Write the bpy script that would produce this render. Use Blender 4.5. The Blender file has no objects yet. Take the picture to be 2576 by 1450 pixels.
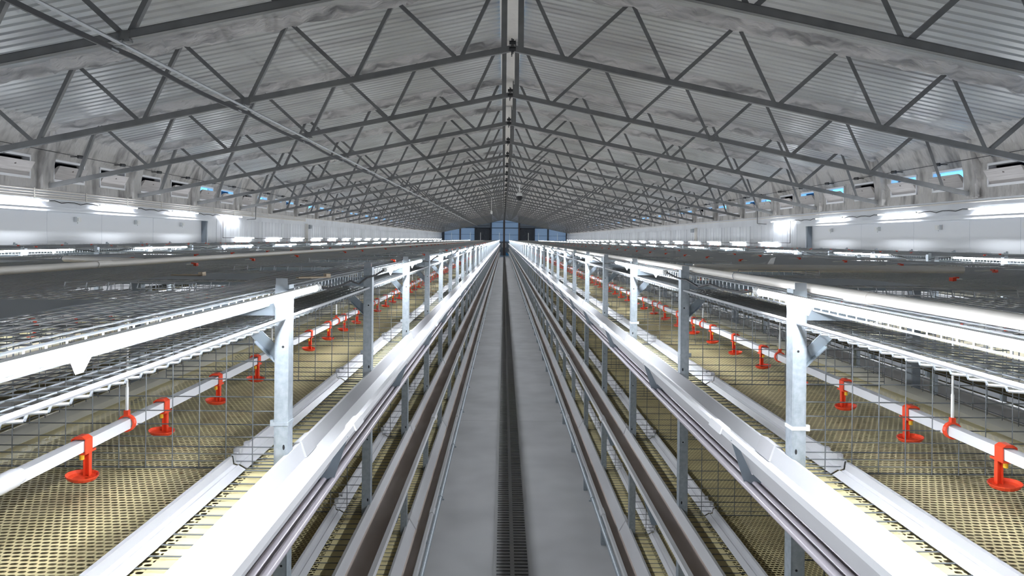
import bpy, math, random
from mathutils import Vector

random.seed(7)
SC = bpy.context.scene
COL = SC.collection

# ------------------------------------------------------------------ camera
HC = 2.42                       # eye height above the aisle floor
FPX = 1680.0                    # focal length in pixels of the 2576 px frame
ROLL = 0.009
cam_data = bpy.data.cameras.new('camera')
cam_data.sensor_fit = 'HORIZONTAL'
cam_data.sensor_width = 36.0
cam_data.lens = FPX / 2576.0 * 36.0
cam_data.shift_x = (1288.0 - 1267.0) / 2576.0
cam_data.shift_y = (602.5 - 725.0) / 2576.0
cam_data.clip_start = 0.05
cam_data.clip_end = 400.0
cam = bpy.data.objects.new('camera', cam_data)
COL.objects.link(cam)
cam.location = (0.0, 0.0, HC)
cam.rotation_euler = (math.pi / 2, -ROLL, 0.0)
SC.camera = cam

# ------------------------------------------------------------------ sky, exposure
world = bpy.data.worlds.new('sky')
SC.world = world
world.use_nodes = True
world.cycles.sampling_method = 'NONE'
wb = world.node_tree.nodes['Background']
wb.inputs['Color'].default_value = (0.13, 0.42, 0.82, 1)
wb.inputs['Strength'].default_value = 1.3
SC.view_settings.view_transform = 'Standard'
SC.view_settings.look = 'None'
SC.view_settings.gamma = 1.0
SC.view_settings.use_curve_mapping = False
SC.view_settings.exposure = 1.12
TUBE_STRENGTH = 85.0            # light given off by the LED tubes
LIT_HALF = 96                  # half angle of the lit face of a tube, degrees
try:
    SC.cycles.max_bounces = 5
    SC.cycles.diffuse_bounces = 3
    SC.cycles.glossy_bounces = 2
    SC.cycles.transmission_bounces = 2
    SC.cycles.transparent_max_bounces = 6
    SC.cycles.use_adaptive_sampling = True
    SC.cycles.light_sampling_threshold = 0.06
    SC.cycles.adaptive_threshold = 0.08
    SC.cycles.adaptive_min_samples = 22
    SC.cycles.caustics_reflective = False
    SC.cycles.caustics_refractive = False
    SC.cycles.use_denoising = True
    SC.cycles.sample_clamp_indirect = 6.0
except Exception:
    pass

# ------------------------------------------------------------------ key dimensions
CX = 0.104                      # middle of the aisle
S = 1.155                       # spacing of the cage posts
P0 = 1.848                      # depth of the first pair of posts
YA, YB = -1.7, 92.6             # start and end of the cage rows
TIER = 0.595                    # height of one cage tier
BW = 2.62                       # width of a cage row
WL, WR = -8.87, 9.05            # side walls
EY = 96.0                       # end wall
RS = 0.207                      # roof slope
HR = 3.82                       # ridge above the eye
T0, TS = 6.60, 3.12             # first truss and spacing


# ------------------------------------------------------------------ materials
def mat(name, col, rough=0.5, metal=0.0, spec=0.5, noise=None, bump=None, emit=None, emit_col=None, stretch=(1, 1, 1)):
    m = bpy.data.materials.new(name)
    m.use_nodes = True
    nt = m.node_tree
    b = nt.nodes['Principled BSDF']
    b.inputs['Base Color'].default_value = (*col, 1)
    b.inputs['Roughness'].default_value = rough
    b.inputs['Metallic'].default_value = metal
    b.inputs['Specular IOR Level'].default_value = spec
    if emit:
        b.inputs['Emission Color'].default_value = (*(emit_col or col), 1)
        b.inputs['Emission Strength'].default_value = emit
    if noise or bump:
        tc = nt.nodes.new('ShaderNodeTexCoord')
        mp = nt.nodes.new('ShaderNodeMapping')
        mp.inputs['Scale'].default_value = stretch
        nt.links.new(tc.outputs['Object'], mp.inputs['Vector'])
    if noise:
        # noise = (scale, second colour, low, high)
        sc_, c2, lo, hi = noise
        n = nt.nodes.new('ShaderNodeTexNoise')
        n.inputs['Scale'].default_value = sc_
        n.inputs['Detail'].default_value = 2
        n.inputs['Roughness'].default_value = 0.6
        nt.links.new(mp.outputs['Vector'], n.inputs['Vector'])
        r = nt.nodes.new('ShaderNodeMapRange')
        r.inputs['From Min'].default_value = lo
        r.inputs['From Max'].default_value = hi
        nt.links.new(n.outputs['Fac'], r.inputs['Value'])
        mx = nt.nodes.new('ShaderNodeMix')
        mx.data_type = 'RGBA'
        mx.inputs['A'].default_value = (*col, 1)
        mx.inputs['B'].default_value = (*c2, 1)
        nt.links.new(r.outputs['Result'], mx.inputs['Factor'])
        nt.links.new(mx.outputs['Result'], b.inputs['Base Color'])
    if bump:
        n2 = nt.nodes.new('ShaderNodeTexNoise')
        n2.inputs['Scale'].default_value = bump[0]
        n2.inputs['Detail'].default_value = 2
        nt.links.new(mp.outputs['Vector'], n2.inputs['Vector'])
        bp = nt.nodes.new('ShaderNodeBump')
        bp.inputs['Strength'].default_value = bump[1]
        bp.inputs['Distance'].default_value = bump[2]
        nt.links.new(n2.outputs['Fac'], bp.inputs['Height'])
        nt.links.new(bp.outputs['Normal'], b.inputs['Normal'])
    return m


M = {}
M['galv'] = mat('galvanised_steel', (0.46, 0.51, 0.55), 0.42, 0.35, noise=(60, (0.36, 0.41, 0.45), 0.35, 0.7))
M['brace'] = mat('brace_steel', (0.30, 0.35, 0.39), 0.45, 0.3)
M['inner_post'] = mat('inner_post_steel', (0.24, 0.27, 0.30), 0.5, 0.3)
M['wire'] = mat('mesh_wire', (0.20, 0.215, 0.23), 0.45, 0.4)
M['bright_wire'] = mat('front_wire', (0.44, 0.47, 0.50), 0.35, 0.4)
M['rod'] = mat('front_rod', (0.60, 0.61, 0.63), 0.3, 0.4)
M['sheet'] = mat('mesh_sheet', (0.40, 0.43, 0.46), 0.6, 0.1)
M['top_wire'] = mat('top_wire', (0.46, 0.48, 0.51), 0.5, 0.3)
M['pvc'] = mat('trough_pvc', (0.64, 0.64, 0.65), 0.38, noise=(6, (0.56, 0.55, 0.56), 0.4, 0.75), stretch=(1, 0.2, 1))
M['pvc_cream'] = mat('cream_pvc', (0.84, 0.80, 0.74), 0.5, noise=(5, (0.74, 0.69, 0.62), 0.4, 0.8), stretch=(1, 0.3, 1))
M['strip'] = mat('sill_pvc', (0.58, 0.58, 0.60), 0.4)
M['dust'] = mat('feed_dust', (0.46, 0.38, 0.335), 0.8, noise=(9, (0.58, 0.50, 0.45), 0.4, 0.7), stretch=(1, 0.25, 1))
M['tube_pink'] = mat('clear_tube', (0.60, 0.55, 0.59), 0.22)
M['red'] = mat('red_plastic', (0.86, 0.075, 0.025), 0.4)
M['yellow'] = mat('yellow_nipple', (0.85, 0.50, 0.03), 0.4)
M['white_pipe'] = mat('white_pipe', (0.74, 0.74, 0.76), 0.35)
M['white'] = mat('white_plastic', (0.82, 0.82, 0.80), 0.4)
M['black'] = mat('black_rubber', (0.015, 0.015, 0.017), 0.6)
M['slot'] = mat('slot_shade', (0.02, 0.02, 0.022), 0.9)
M['belt'] = mat('manure_belt', (0.34, 0.29, 0.17), 0.8)
M['cream'] = mat('cream_sill', (0.60, 0.57, 0.47), 0.6)
M['truss'] = mat('truss_steel', (0.20, 0.20, 0.20), 0.55, 0.15, noise=(3, (0.15, 0.15, 0.15), 0.4, 0.7))
M['foam'] = mat('spray_foam', (0.60, 0.58, 0.57), 0.9, noise=(2.6, (0.22, 0.215, 0.215), 0.46, 0.72), bump=(14, 0.8, 0.05), stretch=(0.3, 2.2, 1))
M['foam_wall'] = mat('foam_wall', (0.56, 0.54, 0.52), 0.9, noise=(2.2, (0.20, 0.19, 0.185), 0.48, 0.76), bump=(9, 0.9, 0.06), stretch=(1, 1.5, 0.6))
M['roof'] = mat('roof_sheet', (0.49, 0.495, 0.485), 0.36, 0.1, noise=(0.9, (0.33, 0.32, 0.32), 0.46, 0.75), stretch=(0.25, 2.2, 1))
M['floor'] = mat('concrete', (0.52, 0.52, 0.525), 0.62, noise=(1.6, (0.42, 0.42, 0.425), 0.35, 0.7))
M['grate'] = mat('grate_iron', (0.50, 0.50, 0.50), 0.6, 0.0)
M['void'] = mat('channel_dark', (0.012, 0.012, 0.012), 0.9)  # near-black colour stands in for the dark under the grate
M['wall'] = mat('wall_sheet', (0.70, 0.72, 0.75), 0.5, noise=(1.2, (0.60, 0.61, 0.64), 0.45, 0.75), stretch=(1, 1, 0.15))
M['panel'] = mat('pale_board', (0.82, 0.83, 0.85), 0.45)
M['beam'] = mat('painted_beam', (0.72, 0.74, 0.77), 0.45)
M['board'] = mat('baffle_board', (0.58, 0.55, 0.54), 0.6, noise=(4, (0.44, 0.41, 0.40), 0.4, 0.7), stretch=(1, 0.4, 9))
M['frame'] = mat('inlet_frame', (0.90, 0.90, 0.92), 0.4)
M['navy'] = mat('backing_navy', (0.012, 0.017, 0.035), 0.6)
M['conduit'] = mat('wall_conduit', (0.76, 0.72, 0.67), 0.5)
M['rust'] = mat('seam_rust', (0.36, 0.22, 0.13), 0.8)
M['rail_dark'] = mat('dark_rail', (0.055, 0.055, 0.058), 0.5)
M['rail_light'] = mat('light_rail', (0.34, 0.35, 0.36), 0.4, 0.3)
M['col_brown'] = mat('column_brown', (0.10, 0.075, 0.07), 0.6)
M['col_dark'] = mat('column_dark', (0.06, 0.07, 0.09), 0.6)
M['gable'] = mat('gable_sheet', (0.20, 0.24, 0.29), 0.6)
M['fan'] = mat('fan_dark', (0.05, 0.06, 0.08), 0.5)


def mat_tube():
    m = bpy.data.materials.new('led_tube')
    m.use_nodes = True
    nt = m.node_tree
    nt.nodes.clear()
    out = nt.nodes.new('ShaderNodeOutputMaterial')
    e = nt.nodes.new('ShaderNodeEmission')
    e.inputs['Color'].default_value = (0.88, 0.93, 1.0, 1)
    e.inputs['Strength'].default_value = TUBE_STRENGTH
    nt.links.new(e.outputs[0], out.inputs['Surface'])
    m.cycles.emission_sampling = 'FRONT'
    return m


M['tube'] = mat_tube()


def mat_translucent():
    m = bpy.data.materials.new('daylight_panel')
    m.use_nodes = True
    nt = m.node_tree
    nt.nodes.clear()
    out = nt.nodes.new('ShaderNodeOutputMaterial')
    d = nt.nodes.new('ShaderNodeBsdfDiffuse')
    d.inputs['Color'].default_value = (0.5, 0.56, 0.66, 1)
    t = nt.nodes.new('ShaderNodeBsdfTranslucent')
    t.inputs['Color'].default_value = (0.82, 0.66, 0.62, 1)
    mx = nt.nodes.new('ShaderNodeMixShader')
    mx.inputs['Fac'].default_value = 0.45
    nt.links.new(d.outputs[0], mx.inputs[1])
    nt.links.new(t.outputs[0], mx.inputs[2])
    nt.links.new(mx.outputs[0], out.inputs['Surface'])
    return m


M['daylight'] = mat_translucent()


def mat_slat():
    """yellow plastic slat mat; staggered oval openings are cut right through it"""
    m = bpy.data.materials.new('slat_mat')
    m.use_nodes = True
    nt = m.node_tree
    b = nt.nodes['Principled BSDF']
    out = nt.nodes['Material Output']
    b.inputs['Roughness'].default_value = 0.5
    N = nt.nodes.new
    L = nt.links.new
    tc = N('ShaderNodeTexCoord')
    sx = N('ShaderNodeSeparateXYZ')
    L(tc.outputs['Object'], sx.inputs[0])

    def mth(op, a, b_=None, c_=None):
        n = N('ShaderNodeMath')
        n.operation = op
        for i, v in enumerate((a, b_, c_)):
            if v is None:
                continue
            if isinstance(v, (int, float)):
                n.inputs[i].default_value = v
            else:
                L(v, n.inputs[i])
        return n.outputs[0]
    PX, PY = 0.0190, 0.0155
    row = mth('DIVIDE', sx.outputs['Y'], PY)
    rowi = mth('FLOOR', row)
    half = mth('MULTIPLY', mth('PINGPONG', rowi, 1.0), 0.5)
    colu = mth('ADD', mth('DIVIDE', sx.outputs['X'], PX), half)
    du = mth('SUBTRACT', mth('FRACT', colu), 0.5)
    dv = mth('SUBTRACT', mth('FRACT', row), 0.5)
    e = mth('ADD', mth('POWER', mth('ABSOLUTE', mth('DIVIDE', du, 0.40)), 2.6),
            mth('POWER', mth('ABSOLUTE', mth('DIVIDE', dv, 0.30)), 2.6))
    hole = mth('LESS_THAN', e, 1.0)
    ax = mth('ABSOLUTE', sx.outputs['X'])
    band = mth('MULTIPLY', mth('GREATER_THAN', ax, 0.088), mth('LESS_THAN', ax, 0.865))
    hole = mth('MULTIPLY', hole, band)
    n = N('ShaderNodeTexNoise')
    n.inputs['Scale'].default_value = 7
    n.inputs['Detail'].default_value = 2
    L(tc.outputs['Object'], n.inputs['Vector'])
    r = N('ShaderNodeMapRange')
    r.inputs['From Min'].default_value = 0.40
    r.inputs['From Max'].default_value = 0.72
    L(n.outputs['Fac'], r.inputs['Value'])
    mx = N('ShaderNodeMix')
    mx.data_type = 'RGBA'
    mx.inputs['A'].default_value = (0.78, 0.68, 0.37, 1)
    mx.inputs['B'].default_value = (0.60, 0.51, 0.28, 1)
    L(r.outputs['Result'], mx.inputs['Factor'])
    L(mx.outputs['Result'], b.inputs['Base Color'])
    tr = N('ShaderNodeBsdfTransparent')
    ms = N('ShaderNodeMixShader')
    L(hole, ms.inputs['Fac'])
    L(b.outputs[0], ms.inputs[1])
    L(tr.outputs[0], ms.inputs[2])
    L(ms.outputs[0], out.inputs['Surface'])
    return m


M['slat'] = mat_slat()
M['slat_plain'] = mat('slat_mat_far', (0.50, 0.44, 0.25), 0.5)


# ------------------------------------------------------------------ mesh helpers
class MB:
    def __init__(self):
        self.v, self.f, self.mi = [], [], []
        self.cur = 0
        self.sm = False

    def add(self, vs, fs):
        o = len(self.v)
        self.v += [tuple(p) for p in vs]
        for f in fs:
            self.f.append(tuple(i + o for i in f))
            self.mi.append(self.cur)
        return self

    def box(self, x0, x1, y0, y1, z0, z1):
        x0, x1 = min(x0, x1), max(x0, x1)
        y0, y1 = min(y0, y1), max(y0, y1)
        z0, z1 = min(z0, z1), max(z0, z1)
        return self.add([(x0, y0, z0), (x1, y0, z0), (x1, y1, z0), (x0, y1, z0), (x0, y0, z1), (x1, y0, z1), (x1, y1, z1), (x0, y1, z1)],
                        [(0, 3, 2, 1), (4, 5, 6, 7), (0, 1, 5, 4), (1, 2, 6, 5), (2, 3, 7, 6), (3, 0, 4, 7)])

    def frame_axes(self, p, q, up=(0, 0, 1)):
        d = (Vector(q) - Vector(p)).normalized()
        u = Vector(up)
        if abs(d.dot(u)) > 0.98:
            u = Vector((0, 1, 0))
        a = d.cross(u).normalized()
        b = a.cross(d).normalized()
        return d, a, b

    def bar(self, p, q, w, h, caps=True):
        d, a, b = self.frame_axes(p, q)
        p, q = Vector(p), Vector(q)
        a, b = a * (w / 2), b * (h / 2)
        vs = [p - a - b, p + a - b, p + a + b, p - a + b, q - a - b, q + a - b, q + a + b, q - a + b]
        fs = [(0, 1, 5, 4), (1, 2, 6, 5), (2, 3, 7, 6), (3, 0, 4, 7)]
        if caps:
            fs += [(3, 2, 1, 0), (4, 5, 6, 7)]
        return self.add(vs, fs)

    def rod(self, p, q, r, n=8, caps=True):
        d, a, b = self.frame_axes(p, q)
        p, q = Vector(p), Vector(q)
        vs = []
        for c in (p, q):
            for i in range(n):
                t = 2 * math.pi * i / n
                vs.append(c + a * (r * math.cos(t)) + b * (r * math.sin(t)))
        fs = [(i, (i + 1) % n, n + (i + 1) % n, n + i) for i in range(n)]
        if caps:
            fs += [tuple(range(n - 1, -1, -1)), tuple(range(n, 2 * n))]
        return self.add(vs, fs)

    def wire(self, p, q, r):
        return self.rod(p, q, r, 4, False)

    def path(self, pts, r, n=6):
        for i in range(len(pts) - 1):
            self.rod(pts[i], pts[i + 1], r, n, i == 0 or i == len(pts) - 2)
        return self

    def prism_y(self, prof, y0, y1, closed=True):
        """profile of (x, z) points run along y"""
        n = len(prof)
        vs = [(x, y0, z) for x, z in prof] + [(x, y1, z) for x, z in prof]
        m = n if closed else n - 1
        fs = [(i, (i + 1) % n, n + (i + 1) % n, n + i) for i in range(m)]
        if closed:
            fs += [tuple(range(n - 1, -1, -1)), tuple(range(n, 2 * n))]
        return self.add(vs, fs)

    def plate_xz(self, prof, y0, y1):
        return self.prism_y(prof, y0, y1)

    def shell_y(self, prof, t, y0, y1):
        """open profile (x, z) given thickness t and run along y"""
        off = []
        n = len(prof)
        for i in range(n):
            a = Vector(prof[max(i - 1, 0)])
            b = Vector(prof[min(i + 1, n - 1)])
            d = (b - a).normalized()
            off.append((prof[i][0] + d.y * t, prof[i][1] - d.x * t))
        for i in range(n - 1):
            q = [prof[i], prof[i + 1], off[i + 1], off[i]]
            self.prism_y(q, y0, y1)
        return self

    def lathe(self, prof, c, n=16):
        """profile of (r, z) turned about a vertical axis through c"""
        vs = []
        for r, z in prof:
            for i in range(n):
                t = 2 * math.pi * i / n
                vs.append((c[0] + r * math.cos(t), c[1] + r * math.sin(t), c[2] + z))
        fs = []
        for k in range(len(prof) - 1):
            for i in range(n):
                j = (i + 1) % n
                fs.append((k * n + i, k * n + j, (k + 1) * n + j, (k + 1) * n + i))
        return self.add(vs, fs)

    def mesh(self, name, mats, smooth=False):
        me = bpy.data.meshes.new(name)
        me.from_pydata([tuple(p) for p in self.v], [], self.f)
        if not isinstance(mats, (list, tuple)):
            mats = [mats]
        for m_ in mats:
            me.materials.append(M[m_])
        if len(mats) > 1:
            me.polygons.foreach_set('material_index', self.mi)
        if smooth:
            me.polygons.foreach_set('use_smooth', [True] * len(me.polygons))
            try:
                me.set_sharp_from_angle(angle=math.radians(40))
            except Exception:
                pass
        me.update()
        return me


def world_loc(o):
    v = Vector(o.location)
    p = o.parent
    while p:
        v += Vector(p.location)
        p = p.parent
    return v


WLOC = {}


def put(name, me, parent=None, loc=(0, 0, 0), rot=None, label=None, cat=None, group=None, kind=None):
    o = bpy.data.objects.new(name, me)
    COL.objects.link(o)
    w = Vector(loc)
    if parent is not None:
        o.parent = parent
        o.location = w - WLOC[parent.name]
    else:
        o.location = w
    WLOC[o.name] = w
    if rot:
        o.rotation_euler = rot
    if label:
        o['label'] = label
    if cat:
        o['category'] = cat
    if group:
        o['group'] = group
    if kind:
        o['kind'] = kind
    return o


def thing(name, loc, label, cat, group=None, kind=None):
    return put(name, None, None, loc, None, label, cat, group, kind)


ONES = 'zeroth first second third fourth fifth sixth seventh eighth ninth tenth eleventh twelfth thirteenth fourteenth fifteenth sixteenth seventeenth eighteenth nineteenth'.split()
TENS = {2: ('twentieth', 'twenty'), 3: ('thirtieth', 'thirty'), 4: ('fortieth', 'forty'), 5: ('fiftieth', 'fifty'), 6: ('sixtieth', 'sixty')}


def nth(i):
    if i < 20:
        return ONES[i]
    a, b = divmod(i, 10)
    return TENS[a][0] if b == 0 else TENS[a][1] + '-' + ONES[b]


def H(h):        # height above the eye -> world z
    return HC + h


# ------------------------------------------------------------------ the shell
# floor with a drain channel cut along the aisle
DX0, DX1 = -0.055, 0.225        # frame of the drain
DC = (DX0 + DX1) / 2
fl = MB()
fl.add([(WL, -6, 0), (DX0, -6, 0), (DX0, EY, 0), (WL, EY, 0)], [(0, 1, 2, 3)])
fl.add([(DX1, -6, 0), (WR, -6, 0), (WR, EY, 0), (DX1, EY, 0)], [(0, 1, 2, 3)])
floor = put('floor', fl.mesh('floor', 'floor'), label='grey concrete aisle floor between the cage rows', cat='floor', kind='structure')
ch = MB()
ch.add([(DX0, -6, 0), (DX0, EY, 0), (DX0, EY, -0.12), (DX0, -6, -0.12)], [(0, 1, 2, 3)])
ch.add([(DX1, -6, 0), (DX1, EY, 0), (DX1, EY, -0.12), (DX1, -6, -0.12)], [(0, 1, 2, 3)])
ch.add([(DX0, -6, -0.12), (DX1, -6, -0.12), (DX1, EY, -0.12), (DX0, EY, -0.12)], [(0, 1, 2, 3)])
put('drain_channel', ch.mesh('drain_channel', 'void'), floor)
gf = MB()
gf.box(DX0, DX0 + 0.024, -1, EY, -0.02, 0.004)
gf.box(DX1 - 0.024, DX1, -1, EY, -0.02, 0.004)
gf.box(DC - 0.016, DC + 0.016, -1, EY, -0.02, 0.001)
put('grate_frame', gf.mesh('grate_frame', 'grate'), floor)
gb = MB().box(DX0 + 0.024, DX1 - 0.024, -0.014, 0.014, -0.02, -0.001).mesh('grate_bar', 'grate')
GP, g0, gn = 0.052, 3.6, 290
for i in range(gn):
    put('grate_bar', gb, floor, (0, g0 + i * GP, 0))
far = MB()
y = g0 + gn * GP
while y < EY:
    far.box(DX0 + 0.024, DX1 - 0.024, y - 0.012, y + 0.012, -0.02, -0.001)
    y += GP
put('grate_bars_beyond', far.mesh('grate_bars_beyond', 'grate'), floor, kind='stuff')
# expansion joints across the aisle
jm = MB().box(-0.62, DX0, -0.006, 0.006, 0, 0.0015).box(DX1, 0.82, -0.006, 0.006, 0, 0.0015).mesh('floor_joint', 'grate')
for yy in (8.9, 15.2, 21.5, 30.0, 40.0, 52.0):
    put('floor_joint', jm, floor, (0, yy, 0))

# ribbed roof sheets, both slopes and the flat ridge strip
RX = 0.17                       # half width of the flat ridge strip


def roof_h(x):
    return HR - RS * max(0.0, abs(x - CX) - RX)


rf = MB()
rib, y = 0.195, -6.0
prof = []
while y < EY + 0.6:
    prof += [(y, 0.0), (y + 0.120, 0.0), (y + 0.138, 0.024), (y + 0.177, 0.024)]
    y += rib
for xa, xb in ((WL - 0.3, CX - RX), (CX + RX, WR + 0.3)):
    vs, fs = [], []
    for (yy, dz) in prof:
        vs += [(xa, yy, H(roof_h(xa)) + dz), (xb, yy, H(roof_h(xb)) + dz)]
    for i in range(len(prof) - 1):
        fs.append((2 * i, 2 * i + 1, 2 * i + 3, 2 * i + 2))
    rf.add(vs, fs)
ceiling = put('ceiling', rf.mesh('ceiling', 'roof'), label='pale ribbed metal roof sheeting sloping up to the ridge', cat='ceiling', kind='structure')
rs = MB()
n = int((EY + 6) / 0.26)
random.seed(3)
vs, fs = [], []
for i in range(n + 1):
    yy = -6 + i * 0.26
    for xx in (-RX - 0.03, -RX * 0.6, 0, RX * 0.6, RX + 0.03):
        base = roof_h(CX + xx)
        vs.append((CX + xx, yy, H(base) - 0.012 - 0.02 * random.random()))
for i in range(n):
    for k in range(4):
        a = i * 5 + k
        fs.append((a, a + 1, a + 6, a + 5))
rs.add(vs, fs)
M['ridge'] = mat('ridge_foam', (0.74, 0.71, 0.68), 0.85, bump=(20, 0.4, 0.02), stretch=(0.3, 1, 1))
put('ridge_strip', rs.mesh('ridge_strip', 'ridge'), ceiling)

# spray-foam bands over the top chord of every truss
TR = [T0 + TS * (i - 2) for i in range(31)]
TR = [t for t in TR if t < EY - 1]


def foam_band_mesh(side, seed):
    rnd = random.Random(seed)
    mb = MB()
    xe = WL if side < 0 else WR
    n, m_ = 90, 8
    vs, fs = [], []
    for i in range(n + 1):
        t = i / n
        x = CX + side * (RX + 0.02) * (1 - t) + (xe - CX) * t if i else CX + side * 0.1
        wob = 0.05 * math.sin(i * 0.7 + seed) + 0.03 * math.sin(i * 1.9) + 0.03 * (rnd.random() - 0.5)
        for k in range(m_ + 1):
            a = k / m_ * 2 - 1
            d = 0.20 * a + (wob if abs(a) < 1 else wob * 0.6)
            z = -0.125 * (1 - abs(a) ** 1.6) - rnd.random() * 0.045 * (1 - a * a) + 0.02
            vs.append((x, d, H(roof_h(x)) + z))
    for i in range(n):
        for k in range(m_):
            q = i * (m_ + 1) + k
            fs.append((q, q + 1, q + m_ + 2, q + m_ + 1))
    mb.add(vs, fs)
    return mb.mesh('foam_band', 'foam', True)


bands = {s: [foam_band_mesh(s, 11 + 7 * j + s) for j in range(3)] for s in (-1, 1)}
for i, ty in enumerate(TR):
    for s in (-1, 1):
        put('foam_band', bands[s][i % 3], ceiling, (0, ty - 0.02, 0))

# side walls
WIN_P = TS / 2                  # pitch of the air-inlet windows
WIN_Y0 = T0 + 0.30 - 2 * TS     # near edge of the first window
WIN_W, WIN_B, WIN_T = 0.98, 1.06, 1.50
PANEL_END = 20.0
win_y = []
y = WIN_Y0
k = 0
while y < EY - 2:
    win_y.append(T0 - 2 * TS + (0.27 if k % 2 == 0 else 0.27 + WIN_P * 0.97) + TS * (k // 2))
    y = win_y[-1]
    k += 1
# named exactly once each
for side, xw in ((-1, WL), (1, WR)):
    word = 'left' if side < 0 else 'right'
    w = MB()
    t = 0.16 * side             # thickness goes outward

    def fx(a):
        return xw - side * a    # a metres into the room
    # upper foamed band with real openings
    ys = [-6.0]
    w.box(fx(0.0), fx(0.0) + t, -6, EY, H(0.86), H(WIN_B))
    w.box(fx(0.0), fx(0.0) + t, -6, EY, H(WIN_T), H(roof_h(xw)) + 0.06)
    last = -6.0
    for wy in win_y:
        w.box(fx(0.0), fx(0.0) + t, last, wy, H(WIN_B), H(WIN_T))
        last = wy + WIN_W
    w.box(fx(0.0), fx(0.0) + t, last, EY, H(WIN_B), H(WIN_T))
    # cove of foam where wall and roof meet
    vs, fs = [], []
    n = 200
    rnd = random.Random(5 + side)
    for i in range(n + 1):
        yy = -6 + (EY + 6) * i / n
        a, b, c = 0.42 + 0.16 * rnd.random(), 0.20 + 0.05 * rnd.random(), 0.34 + 0.05 * rnd.random()
        x0 = fx(a)
        vs += [(x0, yy, H(roof_h(x0)) + 0.01), (fx(b), yy, H(roof_h(fx(b))) - 0.07), (fx(0.05), yy, H(1.58) + 0.06 * rnd.random()), (fx(0.004), yy, H(1.53))]
    for i in range(n):
        for k in range(3):
            q = i * 4 + k
            fs.append((q, q + 1, q + 5, q + 4))
    w.add(vs, fs)
    # foamed piers under each truss
    for ty in TR:
        rr = rnd.random() * 0.02
        w.prism_y([(fx(-0.02), H(0.88)), (fx(0.10 + rr), H(0.88)), (fx(0.12), H(1.3)), (fx(0.26), H(roof_h(fx(0.26)))), (fx(-0.02), H(roof_h(xw)))], ty - 0.16, ty + 0.14)
    wall = put('wall_' + word, w.mesh('wall_' + word, 'foam_wall'), label='foam-sprayed upper wall with air-inlet windows, %s of the aisle' % word, cat='wall', kind='structure')
    # band behind the conduits
    b1 = MB().box(fx(-0.04), fx(-0.04) + t, -6, EY, H(0.56), H(0.86)).mesh('wall_band', 'wall')
    put('wall_band', b1, wall)
    # big pale panel in a recess at the near end
    pn = MB().box(fx(-0.16), fx(-0.16) + t, -6, PANEL_END, 0, H(0.50)).mesh('pale_panel', 'panel')
    put('pale_panel', pn, wall)
    bm_ = MB().box(fx(0.02), fx(-0.20), -6, PANEL_END + 0.3, H(0.47), H(0.56)).box(fx(0.04), fx(0.02), -6, PANEL_END + 0.3, H(0.545), H(0.565)).mesh('panel_head_beam', 'beam')
    put('panel_head_beam', bm_, wall)
    jb = MB().box(fx(0.01), fx(-0.20), PANEL_END, PANEL_END + 0.28, 0, H(0.47)).mesh('panel_jamb', 'beam')
    put('panel_jamb', jb, wall)
    js = MB().box(fx(-0.02), fx(-0.155), PANEL_END - 0.06, PANEL_END, 0, H(0.47)).mesh('jamb_channel', 'inner_post')
    put('jamb_channel', js, wall)
    # joints in the pale panel
    jmesh = MB().box(fx(-0.157), fx(-0.165), -0.004, 0.004, 0, H(0.47)).mesh('panel_joint', 'wall')
    for jy in (6.2, 8.0, 9.8, 11.9, 13.2, 15.0, 17.2):
        put('panel_joint', jmesh, wall, (0, jy, 0))
    # sheet panels beyond it, each with a folded edge
    PW = 1.07
    pm = MB()
    pm.box(fx(0.0), fx(0.0) + t, 0.0, PW - 0.012, 0, H(0.56))
    pm.box(fx(0.012), fx(0.0), PW - 0.055, PW - 0.014, 0, H(0.56))
    pm.box(fx(0.006), fx(0.0), PW * 0.31, PW * 0.31 + 0.02, 0, H(0.56))
    pm.box(fx(0.006), fx(0.0), PW * 0.64, PW * 0.64 + 0.02, 0, H(0.56))
    pm = pm.mesh('wall_panel', 'wall')
    yy = PANEL_END + 0.28
    k = 0
    while yy < 62:
        put('wall_panel', pm, wall, (0, yy, 0))
        yy += PW
    rest = MB()
    while yy < EY:
        rest.box(fx(0.0), fx(0.0) + t, yy, yy + PW - 0.012, 0, H(0.56))
        rest.box(fx(0.012), fx(0.0), yy + PW - 0.055, yy + PW - 0.014, 0, H(0.56))
        yy += PW
    put('wall_panels_beyond', rest.mesh('wall_panels_beyond', 'wall'), wall, kind='stuff')

    # air-inlet windows: frame, tilted baffle board with a curved cheek, latch
    fr = MB()
    z0, z1 = WIN_B, WIN_T
    fw = 0.045
    fr.box(fx(0.022), fx(-0.12), 0, WIN_W, H(z0), H(z0 + fw))
    fr.box(fx(0.022), fx(-0.12), 0, WIN_W, H(z1 - fw), H(z1))
    fr.box(fx(0.022), fx(-0.12), 0, 0.03, H(z0), H(z1))
    fr.box(fx(0.022), fx(-0.12), WIN_W - 0.03, WIN_W, H(z0), H(z1))
    fr = fr.mesh('inlet_frame', 'frame')
    bd = MB()
    tilt = 0.15
    a0, a1 = -0.02, -0.02 + tilt
    hb0, hb1 = z0 + fw + 0.005, z0 + fw + 0.265
    y0_, y1_ = 0.035, WIN_W - 0.035

    def brd(ya, yb, d):
        return [(fx(a0 + d), ya, H(hb0)), (fx(a0 + d), yb, H(hb0)), (fx(a1 + d), yb, H(hb1)), (fx(a1 + d), ya, H(hb1))]
    q = brd(y0_, y1_, 0) + brd(y0_, y1_, -0.012)
    bd.add(q, [(0, 1, 2, 3), (7, 6, 5, 4), (0, 4, 5, 1), (1, 5, 6, 2), (2, 6, 7, 3), (3, 7, 4, 0)])
    bd = bd.mesh('baffle_board', 'board')
    ck = MB()
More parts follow.
